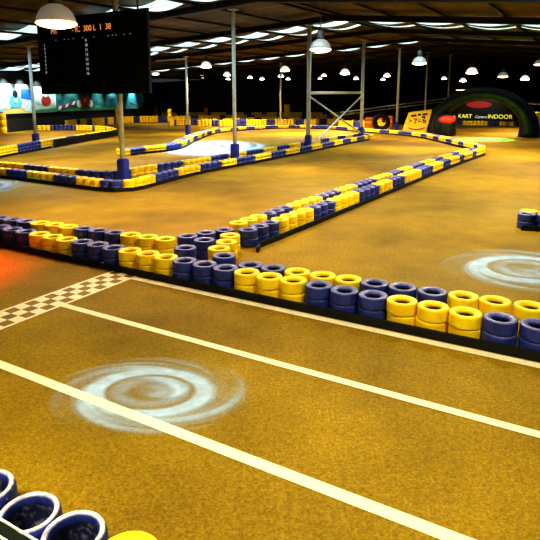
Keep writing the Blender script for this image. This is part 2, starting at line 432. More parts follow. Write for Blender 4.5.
# ---- the 300 that show largest are things, the rest is one stuff object
def score(t):
    v = in_view(t['p'][0], t['p'][1], t['p'][2]+.1)
    return t['w']/v[2]**2 if v and t['label'] else 0
tyres.sort(key=score, reverse=True)
seen = {}
for t in tyres[:300]:
    o = bpy.data.objects.new('kart_tyre', ME[t['c']]); col.objects.link(o)
    o.location = (t['p'][0]+random.uniform(-.006,.006), t['p'][1]+random.uniform(-.006,.006), t['p'][2]); o.rotation_euler = (0,0,random.uniform(0,6))
    tag(o, t['label'], 'tyre', t['g'])
bm = bmesh.new(); pr, mi = tyre_prof(False)
cidx = {'y': 0, 'b': 1, 'w': 1}
verts, faces, fm = [], [], []
for t in tyres[300:]:
    seg = 12; b0 = len(verts); x, y, z = t['p']; n = len(pr); r0 = random.random()
    sc_ = random.uniform(.97,1.0)
    for r, h in pr:
        for k in range(seg):
            a = 2*PI*k/seg+r0; verts.append((x+r*sc_*math.cos(a), y+r*sc_*math.sin(a), z+h))
    for i in range(n):
        for k in range(seg):
            k2 = (k+1) % seg; i2 = (i+1) % n
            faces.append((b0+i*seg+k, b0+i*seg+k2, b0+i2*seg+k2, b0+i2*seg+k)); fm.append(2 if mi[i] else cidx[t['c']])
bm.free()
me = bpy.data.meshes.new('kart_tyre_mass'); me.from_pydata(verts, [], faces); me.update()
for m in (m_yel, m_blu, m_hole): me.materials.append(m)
me.polygons.foreach_set('material_index', fm); me.polygons.foreach_set('use_smooth', [True]*len(faces))
rest = bpy.data.objects.new('kart_tyre', me); col.objects.link(rest)
tag(rest, 'remaining small blue and yellow kart tyres of the distant barrier walls', 'tyre', kind='stuff')

# rail at the viewer's side of the corner tyres
m_railg = mat('rail_black', (.004,.009,.006), .5)
t = thing('guard_rail', 'black guard rail crossing the bottom left corner before worn tyres', 'rail', (*lane(-2.3,1.222), 0), -PI/6)
bm = bmesh.new(); box(bm, (0,0,.315), (3.2,.06,.07), bev=.008); obj('rail', bm, m_railg, t)
for yy in (-.032,.032):
    bm = bmesh.new(); box(bm, (0,yy,.352), (3.2,.008,.008)); e = obj('edge_strip', bm, m_steel, t); e['label'] = 'thin pale metal edge strip'
for xx in (-1.4,-.5,.4,1.3):
    bm = bmesh.new(); box(bm, (xx,0,.14), (.05,.05,.28), bev=.005); obj('post', bm, m_rub, t)

# ------------------------------------------------------------------ floor markings
def strip(s_a, s_b, n_a, n_b, z, name, m, label, cat):
    bm = bmesh.new()
    bm.faces.new([bm.verts.new((*lane(s,n), z)) for s, n in ((s_a,n_a),(s_b,n_a),(s_b,n_b),(s_a,n_b))])
    return tag(obj(name, bm, m), label, cat)
strip(-4.76, 6, 4.765, 4.865, .004, 'lane_line', m_white, 'white painted line running beside the near tyre wall kerb', 'floor line')
strip(-4.76, 6, 3.71, 3.795, .004, 'lane_line', m_white, 'middle white painted lane line starting from the finish line', 'floor line')
strip(-4.76, 6, 2.522, 2.612, .004, 'lane_line', m_white, 'nearest white lane line, crossing the pale swirl', 'floor line')
bm = bmesh.new()
def q(s_a, s_b, n_a, n_b, mi=0):
    f = bm.faces.new([bm.verts.new((*lane(s,n), .003)) for s, n in ((s_a,n_a),(s_b,n_a),(s_b,n_b),(s_a,n_b))]); f.material_index = mi
q(-5.21,-5.17,.5,4.92); q(-4.80,-4.76,.5,4.92)
CH = .37/3
for i in range(36):
    for j in range(3):
        n_a = 4.92-(i+1)*CH; q(-5.17+j*CH, -5.17+(j+1)*CH, n_a, n_a+CH, 0 if (i+j) % 2 else 1)
m_dark = speckled('dark_check', (.15,.095,.008), (.24,.16,.012), 12, .6)
tag(obj('finish_line', bm, [m_white, m_dark]), 'white and dark chequered finish line painted across the track', 'finish line')

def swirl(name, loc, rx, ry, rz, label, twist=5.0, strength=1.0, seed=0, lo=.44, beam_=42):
    m = mat(name, (.47,.66,.92), .5); N, L, B = nodes(m)  # pale blue streaks blended over the floor through alpha
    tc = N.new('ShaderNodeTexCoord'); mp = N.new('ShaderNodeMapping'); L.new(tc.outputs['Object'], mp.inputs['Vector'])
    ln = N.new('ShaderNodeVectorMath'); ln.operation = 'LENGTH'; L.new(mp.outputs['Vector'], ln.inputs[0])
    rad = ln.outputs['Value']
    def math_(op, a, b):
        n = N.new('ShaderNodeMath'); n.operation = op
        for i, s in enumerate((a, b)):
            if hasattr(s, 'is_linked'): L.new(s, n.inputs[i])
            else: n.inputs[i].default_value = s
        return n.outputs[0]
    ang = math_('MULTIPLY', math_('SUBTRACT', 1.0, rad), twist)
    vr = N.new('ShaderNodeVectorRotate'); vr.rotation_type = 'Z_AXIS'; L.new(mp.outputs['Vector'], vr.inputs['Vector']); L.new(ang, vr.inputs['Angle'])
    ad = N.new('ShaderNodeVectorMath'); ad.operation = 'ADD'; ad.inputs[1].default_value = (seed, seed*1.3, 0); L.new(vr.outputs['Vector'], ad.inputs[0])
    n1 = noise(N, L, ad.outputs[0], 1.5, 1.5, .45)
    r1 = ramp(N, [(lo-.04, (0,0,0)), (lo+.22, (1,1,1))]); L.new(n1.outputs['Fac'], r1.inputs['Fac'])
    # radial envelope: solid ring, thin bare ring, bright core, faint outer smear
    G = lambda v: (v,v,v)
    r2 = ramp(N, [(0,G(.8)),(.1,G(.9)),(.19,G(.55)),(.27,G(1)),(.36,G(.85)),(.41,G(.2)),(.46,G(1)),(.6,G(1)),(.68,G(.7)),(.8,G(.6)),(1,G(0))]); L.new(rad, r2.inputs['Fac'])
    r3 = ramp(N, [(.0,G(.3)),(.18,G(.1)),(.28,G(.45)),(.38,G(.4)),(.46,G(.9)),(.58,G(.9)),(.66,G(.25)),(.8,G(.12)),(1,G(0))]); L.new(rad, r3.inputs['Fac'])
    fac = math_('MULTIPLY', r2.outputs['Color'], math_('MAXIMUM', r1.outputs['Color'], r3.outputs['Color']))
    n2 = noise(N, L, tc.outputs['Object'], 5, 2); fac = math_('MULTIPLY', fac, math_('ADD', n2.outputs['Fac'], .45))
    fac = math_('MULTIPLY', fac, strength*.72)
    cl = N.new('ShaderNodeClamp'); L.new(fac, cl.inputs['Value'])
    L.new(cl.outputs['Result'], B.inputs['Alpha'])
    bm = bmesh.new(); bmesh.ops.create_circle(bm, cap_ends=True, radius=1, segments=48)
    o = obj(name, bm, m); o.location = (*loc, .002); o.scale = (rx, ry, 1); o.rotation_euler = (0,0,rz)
    # unseen cool spot added over each swirl to turn it bluer
    ld = bpy.data.lights.new('tint_spot', 'SPOT'); ld.energy = beam_; ld.color = (.3,.62,1); ld.shadow_soft_size = .1
    ld.spot_size = 2*math.atan(max(rx, ry)*1.1/4); ld.spot_blend = .6
    lo = bpy.data.objects.new('tint_spot', ld); col.objects.link(lo); lo.location = (*loc, 4.0)
    return tag(o, label, 'floor swirl')
swirl('floor_swirl', (-.92,3.85), .8, .58, -.1, 'pale blue swirl on the track between the lane lines', 5.5, 1.0, 3.1)
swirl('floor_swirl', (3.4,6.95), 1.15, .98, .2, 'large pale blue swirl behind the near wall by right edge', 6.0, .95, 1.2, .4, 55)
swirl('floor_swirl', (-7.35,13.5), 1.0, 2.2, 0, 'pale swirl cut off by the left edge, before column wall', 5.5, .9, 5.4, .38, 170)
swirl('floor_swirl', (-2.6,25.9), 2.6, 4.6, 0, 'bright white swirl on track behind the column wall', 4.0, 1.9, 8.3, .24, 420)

# ------------------------------------------------------------------ steel columns
def column(x, y, label, pad=True, strut=None, top=None, r=.07):
    s_, t_ = st(x, y); zt = (top or roof_z(s_, t_)-.3)
    t = thing('steel_column', label, 'column', (x,y,0), -PI/6)
    bm = bmesh.new(); lathe(bm, [(0,.02),(r,.02),(r,zt),(0,zt)], 16); obj('post', bm, m_steel, t)
    bm = bmesh.new(); box(bm, (0,0,.01), (.36,.36,.02), bev=.004); obj('base_plate', bm, m_steel, t)
    bm = bmesh.new(); box(bm, (0,0,zt-.01), (.3,.3,.02), bev=.004); obj('cap_plate', bm, m_steel, t)
    if pad:
        bm = bmesh.new(); box(bm, (0,0,.35), (.25,.25,.66), bev=.03); p = obj('padding', bm, m_pad, t); p['label'] = 'blue foam padding around the column foot'
    if strut:
        bm = bmesh.new(); bar(bm, (0,0,zt-.15), (-strut,0,zt-.2), .05); obj('strut', bm, m_steel, t)
    return t
def at(u, y): 
    d = y*math.cos(PITCH)+CAMH*math.sin(PITCH); return (u-270)/545*d
column(at(124,14.3), 14.3, 'nearest steel column, behind the scoreboard, with blue padded foot', r=.068)
column(at(235,19.3), 19.3, 'steel column second nearest, standing before the bright white swirl')
column(at(308,24.3), 24.3, 'steel column carrying the near end of the cross bracing', r=.095)
column(at(361,31.6), 31.6, 'steel column at the column wall tip, far end of bracing', r=.1)
column(at(396.5,39), 39, 'steel column with blue pad beside the orange barrier', r=.09)
column(at(424,44), 44, 'thin steel column rising directly behind the yellow sign', pad=False)
column(at(446.5,49), 49, 'distant steel column at the top end of the sloping rail', pad=False)
column(at(36.5,25.2), 25.2, 'short steel column before the mural with dark blue pad', r=.075)
column(at(188,34.5), 34.5, 'steel column with a strut at its head, beyond scoreboard', strut=2.4)
column(at(280.5,45), 45, 'far thin steel column between two hanging lamps', pad=False)

# cross bracing between two columns
p3, p4 = Vector((at(308,24.3),24.3,0)), Vector((at(361,31.6),31.6,0))
t = thing('cross_bracing', 'steel cross bracing with white crossbar between two columns', 'bracing', p3)
d = p4-p3
bm = bmesh.new(); bar(bm, Vector((0,0,2.5))+d*.012, Vector((0,0,2.62))+d*.985, .075); obj('crossbar', bm, mat('pale_steel', (.85,.82,.7), .4), t)
bm = bmesh.new(); bar(bm, Vector((0,0,2.35))+d*.015, Vector((0,0,.35))+d*.98, .045); obj('diagonal_brace', bm, m_steel, t)
bm = bmesh.new(); bar(bm, Vector((.1,0,.2))+d*.02, Vector((.1,0,2.5))+d*.975, .045); obj('diagonal_brace', bm, m_steel, t)

# ------------------------------------------------------------------ scoreboard
bl, br_ = Vector((-6.12, 15.0)), Vector((-2.8, 13.0))
w = (br_-bl).length; rz = math.atan2(br_.y-bl.y, br_.x-bl.x)
t = thing('scoreboard', 'large black hanging scoreboard with amber heading and small white rows', 'scoreboard', (*bl, 2.38), rz)
HB = 1.86
bm = bmesh.new(); box(bm, (w/2,.03,HB/2), (w,.05,HB), bev=.01); obj('panel', bm, m_board, t)
bm = bmesh.new()
for c_, s_ in (((w/2,0,HB),(w+.06,.08,.05)),((w/2,0,0),(w+.06,.08,.05)),((0,0,HB/2),(.05,.08,HB)),((w,0,HB/2),(.05,.08,HB))): box(bm, c_, s_, bev=.008)
obj('frame', bm, m_frame, t)
for xx in (.5, w-.35):
    bm = bmesh.new(); bar(bm, (xx,.06,HB), (xx,.06,HB+.75), .02); obj('hanger', bm, m_beam, t)
text_obj('heading_text', 'M1', .2, m_amber, t, (.62,-.012,HB-.3))
text_obj('heading_text', '- IC  300 L  1  38', .2, m_amber, t, (2.0,-.012,HB-.3))
for i, xx in enumerate((.52,.86,1.02,1.2,1.55,1.95,2.45,2.6,2.72,3.0,3.2)):
    text_obj('column_heading', '-', .14, m_dig, t, (xx*w/3.9+.15,-.012,HB-.5))
for i in range(8):
    text_obj('row_number', str(i+1), .095, m_dig, t, (.2,-.012,HB-.62-i*.1))
    text_obj('row_number', str(i+9), .105, m_dig, t, (1.8,-.012,HB-.58-i*.115))

# ------------------------------------------------------------------ hanging lamps
def lamp(u, v, dep, label, d=.6, white=True, power=0, colr=(1,.8,.5), stem=True, spot=2.6):
    # world point on the ray through the photograph at camera depth dep
    yc = -(v-200)/545*dep; x = (u-270)/545*dep
    y = dep*math.cos(PITCH)+yc*math.sin(PITCH); z = CAMH-dep*math.sin(PITCH)+yc*math.cos(PITCH)
    s_, t_ = st(x, y); zr = roof_z(s_, t_)
    t = thing('pendant_lamp', label, 'lamp', (x,y,z))
    k = d/.6; h = .2
    bm = bmesh.new(); lathe(bm, [(.31*k,-.1*k),(.295*k,-.02*k),(.26*k,.08*k),(.2*k,.17*k),(.12*k,.23*k),(.06*k,.25*k),(.06*k,.24*k),(.115*k,.215*k),(.19*k,.155*k),(.25*k,.07*k),(.285*k,-.025*k),(.3*k,-.1*k)], 28, None, True); [setattr(v_.co, 'z', v_.co.z*.8 if v_.co.z > 0 else v_.co.z) for v_ in bm.verts]; obj('shade', bm, m_shadew if white else m_shade, t)
    bm = bmesh.new(); lathe(bm, [(0,-.17*k),(.15*k,-.165*k),(.27*k,-.135*k),(.315*k,-.1*k),(.285*k,-.06*k),(0,-.06*k)], 24); obj('bulb', bm, m_bulbw if white else m_bulb, t)
    bm = bmesh.new(); lathe(bm, [(0,.19*k),(.09*k,.19*k),(.1*k,.22*k),(.1*k,.42*k),(.06*k,.45*k),(0,.45*k)], 16); obj('housing', bm, m_hous, t)
    bm = bmesh.new(); bar(bm, (0,0,.44*k), (0,0,max(zr-z-.02, .55*k)), .012, 6); obj('stem', bm, m_hous, t)
    if power:
        ld = bpy.data.lights.new('lamp_light', 'SPOT'); ld.energy = power; ld.color = colr; ld.spot_size = spot; ld.spot_blend = .7; ld.shadow_soft_size = .25
        lo = bpy.data.objects.new('lamp_light', ld); col.objects.link(lo); lo.parent = t; lo.location = (0,0,-.22*k)
    return t
WARM = (1,.76,.46)
lamp(56,17,9.2, 'large glaring amber pendant lamp hanging before the scoreboard', .64, False, 378, WARM)
lamp(320.5,46,16.5, 'big domed pendant lamp beside the bracing column', .62, False, 630, WARM)
lamp(419.5,61,24, 'bell pendant lamp in front of the thin column behind sign', .6, False, 924, WARM)
lamp(345,72,34, 'white pendant lamp between the two braced columns', .6, True, 1400, WARM)
lamp(285,69,36, 'white pendant lamp above the far thin column', .6, True, 1500, WARM)
lamp(206,65,34, 'white pendant lamp by the head of the strutted column', .66, True, 1500, WARM)
lamp(472,71,30, 'white pendant lamp over the left shoulder of the arch', .6, True, 756, WARM)
lamp(503,75,35, 'warm pendant lamp above the crown of the arch', .6, False, 756, WARM)
lamp(525,78,40, 'white pendant lamp above the right leg of the arch', .6, True, 630, WARM)
lamp(539,63,36, 'pendant lamp cut by the right edge of the picture', .6, False, 630, WARM)
lamp(463,80,52, 'small distant pendant lamp lower left of the arch lamp', .6)
lamp(444,78,58, 'tiny distant lamp touching the farthest column', .55)
lamp(387,75,50, 'small bright pendant lamp left of the blue padded far column', .6, True, 630, WARM)
lamp(383,79,60, 'tiny dim lamp under the small bright lamp', .5)
lamp(356,78,56, 'tiny lamp close beside the bracing tip column', .55)
lamp(324,75,58, 'tiny distant lamp under the big domed lamp', .55)
lamp(320,78,62, 'tiny dim lamp lowest under the big domed lamp', .45)
lamp(281,75.5,52, 'small lamp touching the top of the far thin column', .55)
lamp(288,78.5,62, 'tiny lamp right of the far thin column', .5)
lamp(262,68,60, 'tiny white lamp highest between second column and far column', .4)
lamp(262,78.5,62, 'tiny dim lamp lowest between second column and far column', .55)
lamp(250,77,60, 'tiny dim lamp nearest right of the second column', .55)
lamp(227,74,48, 'small lamp nearest left of the second column', .6, True, 630, WARM)
lamp(228,78.5,62, 'tiny lamp tucked under the lamp left of second column', .5)
lamp(202,76.5,58, 'small lamp right of the strutted column', .55)
lamp(155.5,73,50, 'small lamp just right of the scoreboard edge', .62, True, 630, WARM)
g_ = bpy.data.lights.new('glare', 'POINT'); g_.energy = 14; g_.color = (1,.6,.15); g_.shadow_soft_size = .15  # weak amber point light added to spread the near lamp's glow
go = bpy.data.objects.new('glare', g_); col.objects.link(go); go.location = (-3.9, 10.9, 3.55)
t = thing('batten_light', 'short white batten light beside the arch crown', 'light', (at(460,46), 46, 3.0), -PI/6)
bm = bmesh.new(); box(bm, (0,0,.06), (1.05,.14,.06), bev=.01); obj('housing', bm, m_steel, t)
bm = bmesh.new(); box(bm, (0,0,0), (1.0,.1,.05), bev=.012); obj('tube', bm, mat('batten_tube', (.9,.85,.7), .3, emit=(1,.85,.6), estr=1.2), t)
bm = bmesh.new(); bar(bm, (-.4,0,.08), (-.4,0,3.6), .012, 6); obj('hanger', bm, m_hous, t)
bm = bmesh.new(); bar(bm, (.4,0,.08), (.4,0,3.6), .012, 6); obj('hanger', bm, m_hous, t)

# ------------------------------------------------------------------ mural panels on the left wall
wd = (Vector(WL1)-Vector(WL0)).normalized(); wn = Vector((wd.y, -wd.x))
wrz = math.atan2(wd.y, wd.x)
def wpt(u):     # distance along the wall seen at picture column u
    k = (u-270)/545
    lo_, hi_ = 0, 64
    for _ in range(40):
        m_ = (lo_+hi_)/2; q_ = Vector(WL0)+wd*m_
        d_ = q_.y*math.cos(PITCH)+.4
        if q_.x/d_ < k: lo_ = m_
        else: hi_ = m_
    return lo_
def panel_mat(name, stops, scale, seed):
    m = mat(name, (.1,.3,.35), .55); N, L, B = nodes(m)
    tc = N.new('ShaderNodeTexCoord'); ad = N.new('ShaderNodeVectorMath'); ad.operation = 'ADD'; ad.inputs[1].default_value = (seed,seed,seed); L.new(tc.outputs['Object'], ad.inputs[0])
    mp = N.new('ShaderNodeMapping'); mp.inputs['Scale'].default_value = (.35,1,1); L.new(ad.outputs[0], mp.inputs['Vector'])
    n = noise(N, L, mp.outputs['Vector'], scale, 4); r = ramp(N, stops); L.new(n.outputs['Fac'], r.inputs['Fac']); L.new(r.outputs['Color'], B.inputs['Base Color'])
    return m
def shape(t, name, m, ell=None, poly=None, z=.03):
    bm = bmesh.new()
    if ell:
        cx_, cz_, rx_, rz_ = ell; poly = [(cx_+rx_*math.cos(2*PI*k/24), cz_+rz_*math.sin(2*PI*k/24)) for k in range(24)]
    f = bm.faces.new([bm.verts.new((x_,-z,z_)) for x_, z_ in poly]); r = bmesh.ops.extrude_face_region(bm, geom=[f])
    bmesh.ops.translate(bm, verts=[v for v in r['geom'] if isinstance(v, bmesh.types.BMVert)], vec=(0,.015,0))
    return obj(name, bm, m, t)
m_mred = mat('mural_red', (.5,.05,.04), .5); m_mwh = mat('mural_white', (.85,.88,.85), .5); m_mcy = mat('mural_cyan', (.12,.55,.75), .5)
m_mbl = mat('mural_blue', (.03,.16,.5), .5); m_mgr = mat('mural_green', (.08,.3,.14), .5); m_mye = mat('mural_yellow', (.75,.65,.2), .5); m_mdk = mat('mural_dark', (.02,.03,.04), .5); m_mpk = mat('mural_skin', (.75,.4,.3), .5)
def kart(t, cx_, cz_, k, body, wheel):
    for sx in (-1, 1):
        shape(t, 'wheel', wheel, ell=(cx_+sx*.95*k, cz_-.28*k, .36*k, .3*k), z=.05)
    shape(t, 'kart_body', body, poly=[(cx_-.8*k,cz_-.2*k),(cx_-.45*k,cz_-.45*k),(cx_+.45*k,cz_-.45*k),(cx_+.8*k,cz_-.2*k),(cx_+.55*k,cz_+.2*k),(cx_+.3*k,cz_+.35*k),(cx_-.3*k,cz_+.35*k),(cx_-.55*k,cz_+.2*k)], z=.06)
    shape(t, 'driver', m_mdk, ell=(cx_, cz_+.45*k, .3*k, .25*k), z=.07)
    shape(t, 'nose', m_mpk, ell=(cx_, cz_-.02*k, .2*k, .16*k), z=.08)
MZ0, MZ1 = 1.25, 3.05
specs = [(-3,33,'painted mural panel with pale blue kart at the left edge', panel_mat('mural_pale', [(.3,(.1,.42,.6)),(.5,(.55,.75,.8)),(.7,(.9,.92,.9))], 2.2, 1)),
         (33.6,57,'painted mural panel with red figure on pale ground', panel_mat('mural_grey', [(.3,(.25,.45,.45)),(.5,(.6,.72,.68)),(.7,(.75,.8,.75))], 1.6, 4)),
         (57.6,116,'painted mural panel with a red kart on teal ground', panel_mat('mural_teal', [(.35,(.01,.06,.06)),(.55,(.04,.22,.22)),(.75,(.2,.55,.52))], 1.0, 2)),
         (116.6,143.5,'painted teal and blue mural panel with yellow stripe, rightmost', panel_mat('mural_aqua', [(.3,(.02,.25,.3)),(.5,(.08,.5,.55)),(.7,(.3,.75,.8))], 1.0, 7))]
mur = []
for ua, ub, lab, mm in specs:
    la, lb = wpt(ua), wpt(ub); p_ = Vector(WL0)+wd*la+wn*.06
    t = thing('mural_panel', lab, 'mural', (*p_, 0), wrz); W = lb-la
    top_ = MZ1+(.25 if ua < 20 else (.12 if ua < 40 else 0))
    bm = bmesh.new(); box(bm, (W/2,0,(MZ0+top_)/2), (W,.05,top_-MZ0), bev=.006); obj('board', bm, mm, t)
    mur.append((t, W, la, lb))
t, W = mur[0][:2]
kart(t, W*.52, 2.15, 1.0, m_mcy, m_mwh); shape(t, 'sky_patch', m_mbl, poly=[(W*.68,2.3),(W*.98,2.2),(W*.98,2.95),(W*.7,3.0)]); shape(t, 'ground_patch', m_mye, poly=[(W*.1,1.28),(W*.99,1.28),(W*.6,1.6),(W*.2,1.5)])
t, W = mur[1][:2]
shape(t, 'driver', m_mred, ell=(W*.55,2.15,W*.2,.42), z=.05); shape(t, 'helmet', m_mwh, ell=(W*.55,2.6,W*.1,.2), z=.06); shape(t, 'ground_patch', m_mgr, poly=[(.05,1.28),(W-.05,1.28),(W-.05,1.6),(.05,1.45)])
t, W = mur[2][:2]
kart(t, W*.42, 2.2, 1.15, m_mred, m_mwh)
shape(t, 'ground_patch', m_mgr, poly=[(.05,1.28),(W-.05,1.28),(W-.05,1.45),(W*.3,1.5),(.05,1.36)])
for i in range(5):
    shape(t, 'kerb_mark', m_mwh if i % 2 == 0 else m_mred, poly=[(W*(.005+.05*i),1.4+.09*i),(W*(.045+.05*i),1.45+.09*i),(W*(.065+.05*i),1.75+.09*i),(W*(.03+.05*i),1.7+.09*i)], z=.05)
t, W = mur[3][:2]
shape(t, 'sky_patch', m_mcy, ell=(W*.72,2.3,W*.22,.62), z=.04); shape(t, 'yellow_stripe', m_mye, poly=[(W*.45,1.95),(W*.5,2.0),(W*.95,1.5),(W*.95,1.38)], z=.06)
# picture lights washing the mural
for u in (8, 24, 40, 56, 72, 98, 112, 132):
    l_ = wpt(u); p_ = Vector(WL0)+wd*l_+wn*.75
    ld = bpy.data.lights.new('mural_light', 'SPOT'); ld.energy = 210 if u > 30 else 270; ld.color = (.8,.97,1); ld.spot_size = 1.5; ld.spot_blend = .6; ld.shadow_soft_size = .05
    lo = bpy.data.objects.new('mural_light', ld); col.objects.link(lo); lo.location = (*p_, 3.9)
    lo.rotation_euler = (Vector((*(-wn), -1.75))).to_track_quat('-Z','Y').to_euler()

# ------------------------------------------------------------------ arch, banner, sign, odds and ends
ac = Vector((at(480.5,34.3), 34.3)); arz = -PI/6
t = thing('inflatable_arch', 'black inflatable arch spanning the track below the lamps', 'arch', (*ac, 0), arz)
def arch_tube(bm, hw, hh, r0, r1, dep, a0=0, a1=PI, n=40, seg=16):
    prev = None
    for i in range(n+1):
        a = a0+(a1-a0)*i/n; c_, s_ = math.cos(a), math.sin(a)
        r = r0+(r1-r0)*abs(s_)
        ctr = Vector((-(hw-r)*c_ if True else 0, 0, (hh-r)*s_**.9 if s_ > 0 else 0))
        nx = Vector((-c_/hw, 0, s_/hh)).normalized()
        ring = [bm.verts.new(ctr+nx*r*math.cos(2*PI*k/seg)+Vector((0,dep*math.sin(2*PI*k/seg),0))) for k in range(seg)]
        if prev:
            for k in range(seg):
                f = bm.faces.new([prev[k], prev[(k+1)%seg], ring[(k+1)%seg], ring[k]]); f.smooth = True
        else: bm.faces.new(ring)
        prev = ring
    bm.faces.new(prev)
bm = bmesh.new(); arch_tube(bm, 3.35, 2.95, .62, .36, .55); obj('tube', bm, m_arch, t)
bm = bmesh.new(); arch_tube(bm, 3.365, 2.965, .05, .03, .03, .35, PI-.35)
for v in bm.verts: v.co.y -= .1
e = obj('piping', bm, mat('arch_piping', (.05,.12,.12), .4), t); e['label'] = 'thin greenish seam along the arch crown'
# drum with red emblem at the left foot of the arch
t = thing('buffer_drum', 'dark padded drum with a red oval at the arch foot', 'buffer', (at(444,34.5), 34.5, 0), -.3)
bm = bmesh.new(); lathe(bm, [(0,0),(.66,0),(.72,.1),(.72,.9),(.64,1.2),(.4,1.36),(0,1.4)], 28); obj('drum', bm, m_arch, t)
bm = bmesh.new(); bmesh.ops.create_uvsphere(bm, u_segments=24, v_segments=12, radius=1); bmesh.ops.transform(bm, matrix=Matrix.Translation((.12,-.56,1.0)) @ Matrix.Rotation(-.35,4,'X') @ Matrix.Diagonal((.5,.24,.27,1)), verts=bm.verts); obj('emblem', bm, m_red, t, True)
# hoarding with lettering behind the arch
hb0 = Vector((at(453,51.5), 51.5)); hb1 = Vector((at(514,48.5), 48.5)); hw_ = (hb1-hb0).length
t = thing('banner', 'long black banner with yellow lettering and red oval behind the arch', 'banner', (*hb0, 0), math.atan2(hb1.y-hb0.y, hb1.x-hb0.x))
bm = bmesh.new(); box(bm, (hw_/2,0,1.35), (hw_,.06,2.3), bev=.01); obj('board', bm, m_black, t)
for xx in (.1, hw_/2, hw_-.1):
    bm = bmesh.new(); box(bm, (xx,.08,1.2), (.08,.08,2.4), bev=.01); obj('post', bm, m_beam, t)
bm = bmesh.new(); bmesh.ops.create_circle(bm, cap_ends=True, radius=1, segments=32); bmesh.ops.transform(bm, matrix=Matrix.Translation((hw_*.42,-.035,1.78)) @ Matrix.Rotation(PI/2,4,'X') @ Matrix.Diagonal((1.12,.3,1,1)), verts=bm.verts); obj('emblem', bm, m_red, t)
text_obj('lettering', 'KART', .52, m_yelt, t, (hw_*.2,-.04,.72), sx=.95)
o = text_obj('lettering', 'Centre', .36, m_whit, t, (hw_*.46,-.04,.68), shear=.3); o['label'] = 'slanted white lettering'
text_obj('lettering', 'INDOOR', .52, m_yelt, t, (hw_*.77,-.04,.72), sx=1.0)
# tilted yellow sign board
t = thing('sign_board', 'yellow tilted sign board with black scrawled marks behind hairpin wall', 'sign', (at(416,35.6), 35.6, 0), -.12)
bm = bmesh.new()
poly = [(-.9,.22),(.62,.12),(.95,1.62),(-.52,1.42)]
f = bm.faces.new([bm.verts.new((x_,0,z_)) for x_, z_ in poly]); r = bmesh.ops.extrude_face_region(bm, geom=[f]); bmesh.ops.translate(bm, verts=[v for v in r['geom'] if isinstance(v, bmesh.types.BMVert)], vec=(0,.06,0))
obj('board', bm, m_signy, t)
for xx in (-.4,.5):
    bm = bmesh.new(); box(bm, (xx,.09,.5), (.06,.06,1.0), bev=.008); obj('post', bm, m_beam, t)
for x_, z_, w__ in ((-.2,1.2,.34),(.16,1.27,.2),(.5,1.3,.3),(.42,1.12,.22)):
    bm = bmesh.new(); box(bm, (x_,-.01,z_), (w__,.016,.12), Matrix.Rotation(-.15,3,'Y')); obj('scrawl', bm, m_black, t)
text_obj('lettering', '>', .4, m_black, t, (-.4,-.012,.85), (PI/2,-.08,0))
text_obj('lettering', '7=6', .5, m_black, t, (.2,-.012,.85), (PI/2,-.08,0), sx=1.05)
bm = bmesh.new()
for i in range(8):
    a, b = -2.5+i*.24, -2.5+(i+1)*.24
    bar(bm, (.62*math.cos(a)-.0,-.015,.62+.3*math.sin(a)), (.62*math.cos(b),-.015,.62+.3*math.sin(b)), .025, 6)
obj('scrawl', bm, m_black, t)

# orange barrier blocks and upright tyre behind the return wall
for i, (u, y, h, lab) in enumerate(((369,41.0,.95,'orange barrier block touching the bracing tip column, left one of three'),(379,42.4,1.05,'orange barrier block behind the big upright tyre'),(389,42.2,1.0,'orange barrier block before the blue padded far column'))):
    t = thing('barrier_block', lab, 'barrier', (at(u,y), y, 0), -.4, 'orange barrier blocks')
    bm = bmesh.new(); box(bm, (0,0,h/2), (.64,.45,h), bev=.08); obj('block', bm, m_org, t)
    bm = bmesh.new(); box(bm, (0,-.23,h*.6), (.5,.03,.12), bev=.01); obj('band', bm, m_yel, t)
bm = bmesh.new(); p_, mi_ = tyre_prof(); lathe(bm, [(r_*4.2, (z_-.065)*2.6) for r_, z_ in p_], 32, Matrix.Rotation(PI/2,4,'X'), True)
big = tag(obj('upright_tyre', bm, m_rub), 'big black tyre standing upright before the orange blocks', 'tyre'); big.location = (at(381,39.6), 39.6, .63); big.rotation_euler = (0,0,-.2)
# tall yellow posts among the far walls
def post(u, y, r, h, m, name, lab, cat='post', group=None):
    t = thing(name, lab, cat, (at(u,y), y, 0), 0, group)
    bm = bmesh.new(); lathe(bm, [(0,0),(r*.92,0),(r,.06),(r,h*.32),(r*.93,h*.335),(r,h*.35),(r,h*.65),(r*.93,h*.665),(r,h*.68),(r,h-.08),(r*.85,h),(0,h)], 20); obj('body', bm, m, t)
    bm = bmesh.new(); lathe(bm, [(0,h),(r*.5,h),(r*.45,h+.06),(0,h+.07)], 16); obj('cap', bm, m_rub, t)
post(118, 52, .26, 1.4, m_yel, 'padded_post', 'yellow padded post just behind the nearest column')
post(170, 53, .2, 1.35, m_yel, 'padded_post', 'yellow padded post by the wall left of strutted column')
post(287, 56.5, .3, 1.75, m_yel, 'padded_post', 'tall yellow padded post right of the far thin column')
post(2.5, 36.5, .3, 1.35, m_yel, 'padded_post', 'yellow padded post below the mural at the left edge')
post(535, 34.5, .42, 1.45, m_yel, 'padded_post', 'fat yellow padded post beside right leg of the arch')
post(156, 60, .2, 1.6, m_redp, 'padded_post', 'slim red post against the black wall right of the mural')
post(206, 60, .2, 1.35, m_org, 'padded_post', 'small orange post against the black back wall')
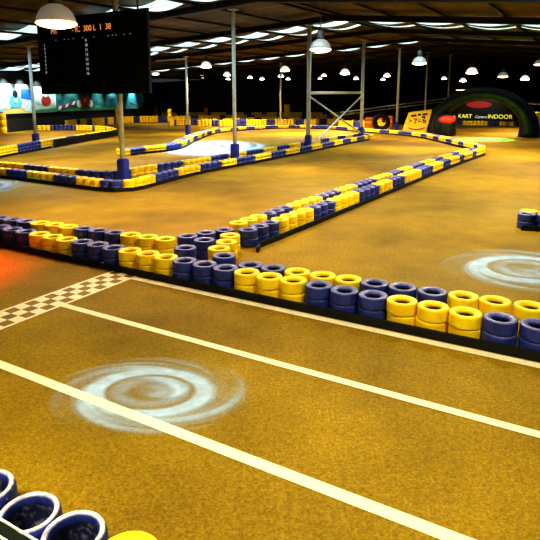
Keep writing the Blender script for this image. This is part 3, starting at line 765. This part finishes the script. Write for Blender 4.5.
# sloping rail on posts
a_, b_ = Vector((at(340,47.5), 47.5, 1.15)), Vector((at(446,50), 50, 2.35))
t = thing('sloping_rail', 'long pale sloping rail with dark infill before the black wall', 'rail', (a_.x, a_.y, 0))
d = b_-a_; d0 = Vector((d.x, d.y, 0))
bm = bmesh.new(); bar(bm, (0,0,a_.z), (d.x,d.y,b_.z), .06); bar(bm, (0,0,a_.z-.25), (d.x,d.y,b_.z-.25), .035); obj('rail', bm, m_steel, t)
for i in range(8):
    q_ = d0*i/7; bm = bmesh.new(); bar(bm, q_, q_+Vector((0,0,a_.z+(b_.z-a_.z)*i/7)), .04); obj('post', bm, m_beam, t)
bm = bmesh.new()
f = bm.faces.new([bm.verts.new(v_) for v_ in ((0,.05,.05),(d.x,d.y+.05,.05),(d.x,d.y+.05,b_.z-.3),(0,.05,a_.z-.3))]); obj('infill', bm, m_black, t)
a_, b_ = Vector((at(508,46), 46, 2.02)), Vector((at(560,43), 43, 1.75))
t = thing('sloping_rail', 'pale sloping rail right of the arch by picture edge', 'rail', (a_.x, a_.y, 0))
d = b_-a_; d0 = Vector((d.x, d.y, 0))
bm = bmesh.new(); bar(bm, (0,0,a_.z), (d.x,d.y,b_.z), .06); obj('rail', bm, m_steel, t)
for i in range(5):
    q_ = d0*i/4; bm = bmesh.new(); bar(bm, q_, q_+Vector((0,0,a_.z+(b_.z-a_.z)*i/4)), .04); obj('post', bm, m_beam, t)

# ------------------------------------------------------------------ light
def spot(x, y, z, e, c=WARM, size=2.5, blend=.8, soft=.35, aim=None):
    ld = bpy.data.lights.new('bare_spot', 'SPOT'); ld.energy = e; ld.color = c; ld.spot_size = size; ld.spot_blend = blend; ld.shadow_soft_size = soft
    o = bpy.data.objects.new('bare_spot', ld); col.objects.link(o); o.location = (x,y,z)
    if aim: o.rotation_euler = (Vector(aim)-o.location).to_track_quat('-Z','Y').to_euler()
    return o
NEAR = (1,.9,.56); FAR = (1,.75,.52)
spot(-2.2, .6, 3.7, 760, NEAR); spot(2.6, 1.6, 3.8, 280, NEAR); spot(.6, 4.4, 4.0, 170, NEAR); spot(3.4, 9.0, 3.7, 470, NEAR); spot(-1.5, 11.5, 3.9, 520, FAR); spot(-7.5, 18.5, 3.8, 720, FAR)  # bare spots added to brighten floor and tyres, no fixtures there
spot(7, 14.5, 3.7, 600, FAR); spot(10.5, 20, 3.7, 760, FAR); spot(11, 24, 3.7, 330, FAR); spot(-12, 30, 3.8, 1000, FAR); spot(-5, 23, 3.8, 640, FAR)
spot(16.5, 46.5, 3.6, 260, (1,.9,.75), 1.6, 1, .2, (18.5,50,1)); spot(8.2, 31.5, 4, 600, FAR); spot(-2, 45, 4.2, 1800, FAR); spot(5, 42, 4.2, 1500, FAR); spot(-14, 37, 4, 900, FAR)  # first two added to brighten the banner and the yellow sign
spot(-3.5, 28, 3.9, 500, (1,.85,.65))
spot(-4.3, 6.7, 2.0, 950, (1,.07,.01), 1.05, 1, .5)
spot(12.2, 31.0, 2.4, 6500, (.02,1,.4), 1.25, 1, .1)
# point lights added under the roof to brighten its near sheets
for x, y, e in ((0,8,110),(3,13,70)):
    ld = bpy.data.lights.new('roof_fill', 'POINT'); ld.energy = e; ld.color = (1,.72,.4); ld.shadow_soft_size = .6
    o = bpy.data.objects.new('roof_fill', ld); col.objects.link(o); o.location = (x,y,3.6)

# cool daylight coming down from the roof windows
for t_ in (4.2, 13.5):
    for s_ in (-7, 6):
        ld = bpy.data.lights.new('daylight', 'AREA'); ld.shape = 'RECTANGLE'; ld.size = 11; ld.size_y = 1; ld.energy = 130; ld.color = (.6,.85,1)
        o = bpy.data.objects.new('daylight', ld); col.objects.link(o); o.location = (*P(s_, t_), roof_z(s_, t_)-.45); o.rotation_euler = (0,0,-PI/6)
w_ = bpy.data.worlds.new('world'); bpy.context.scene.world = w_; w_.use_nodes = True
w_.node_tree.nodes['Background'].inputs['Color'].default_value = (.5,.6,.7,1); w_.node_tree.nodes['Background'].inputs['Strength'].default_value = .05
sc = bpy.context.scene
sc.view_settings.view_transform = 'Standard'; sc.view_settings.look = 'High Contrast'; sc.view_settings.exposure = .66
try: sc.cycles.use_denoising = True
except Exception: pass
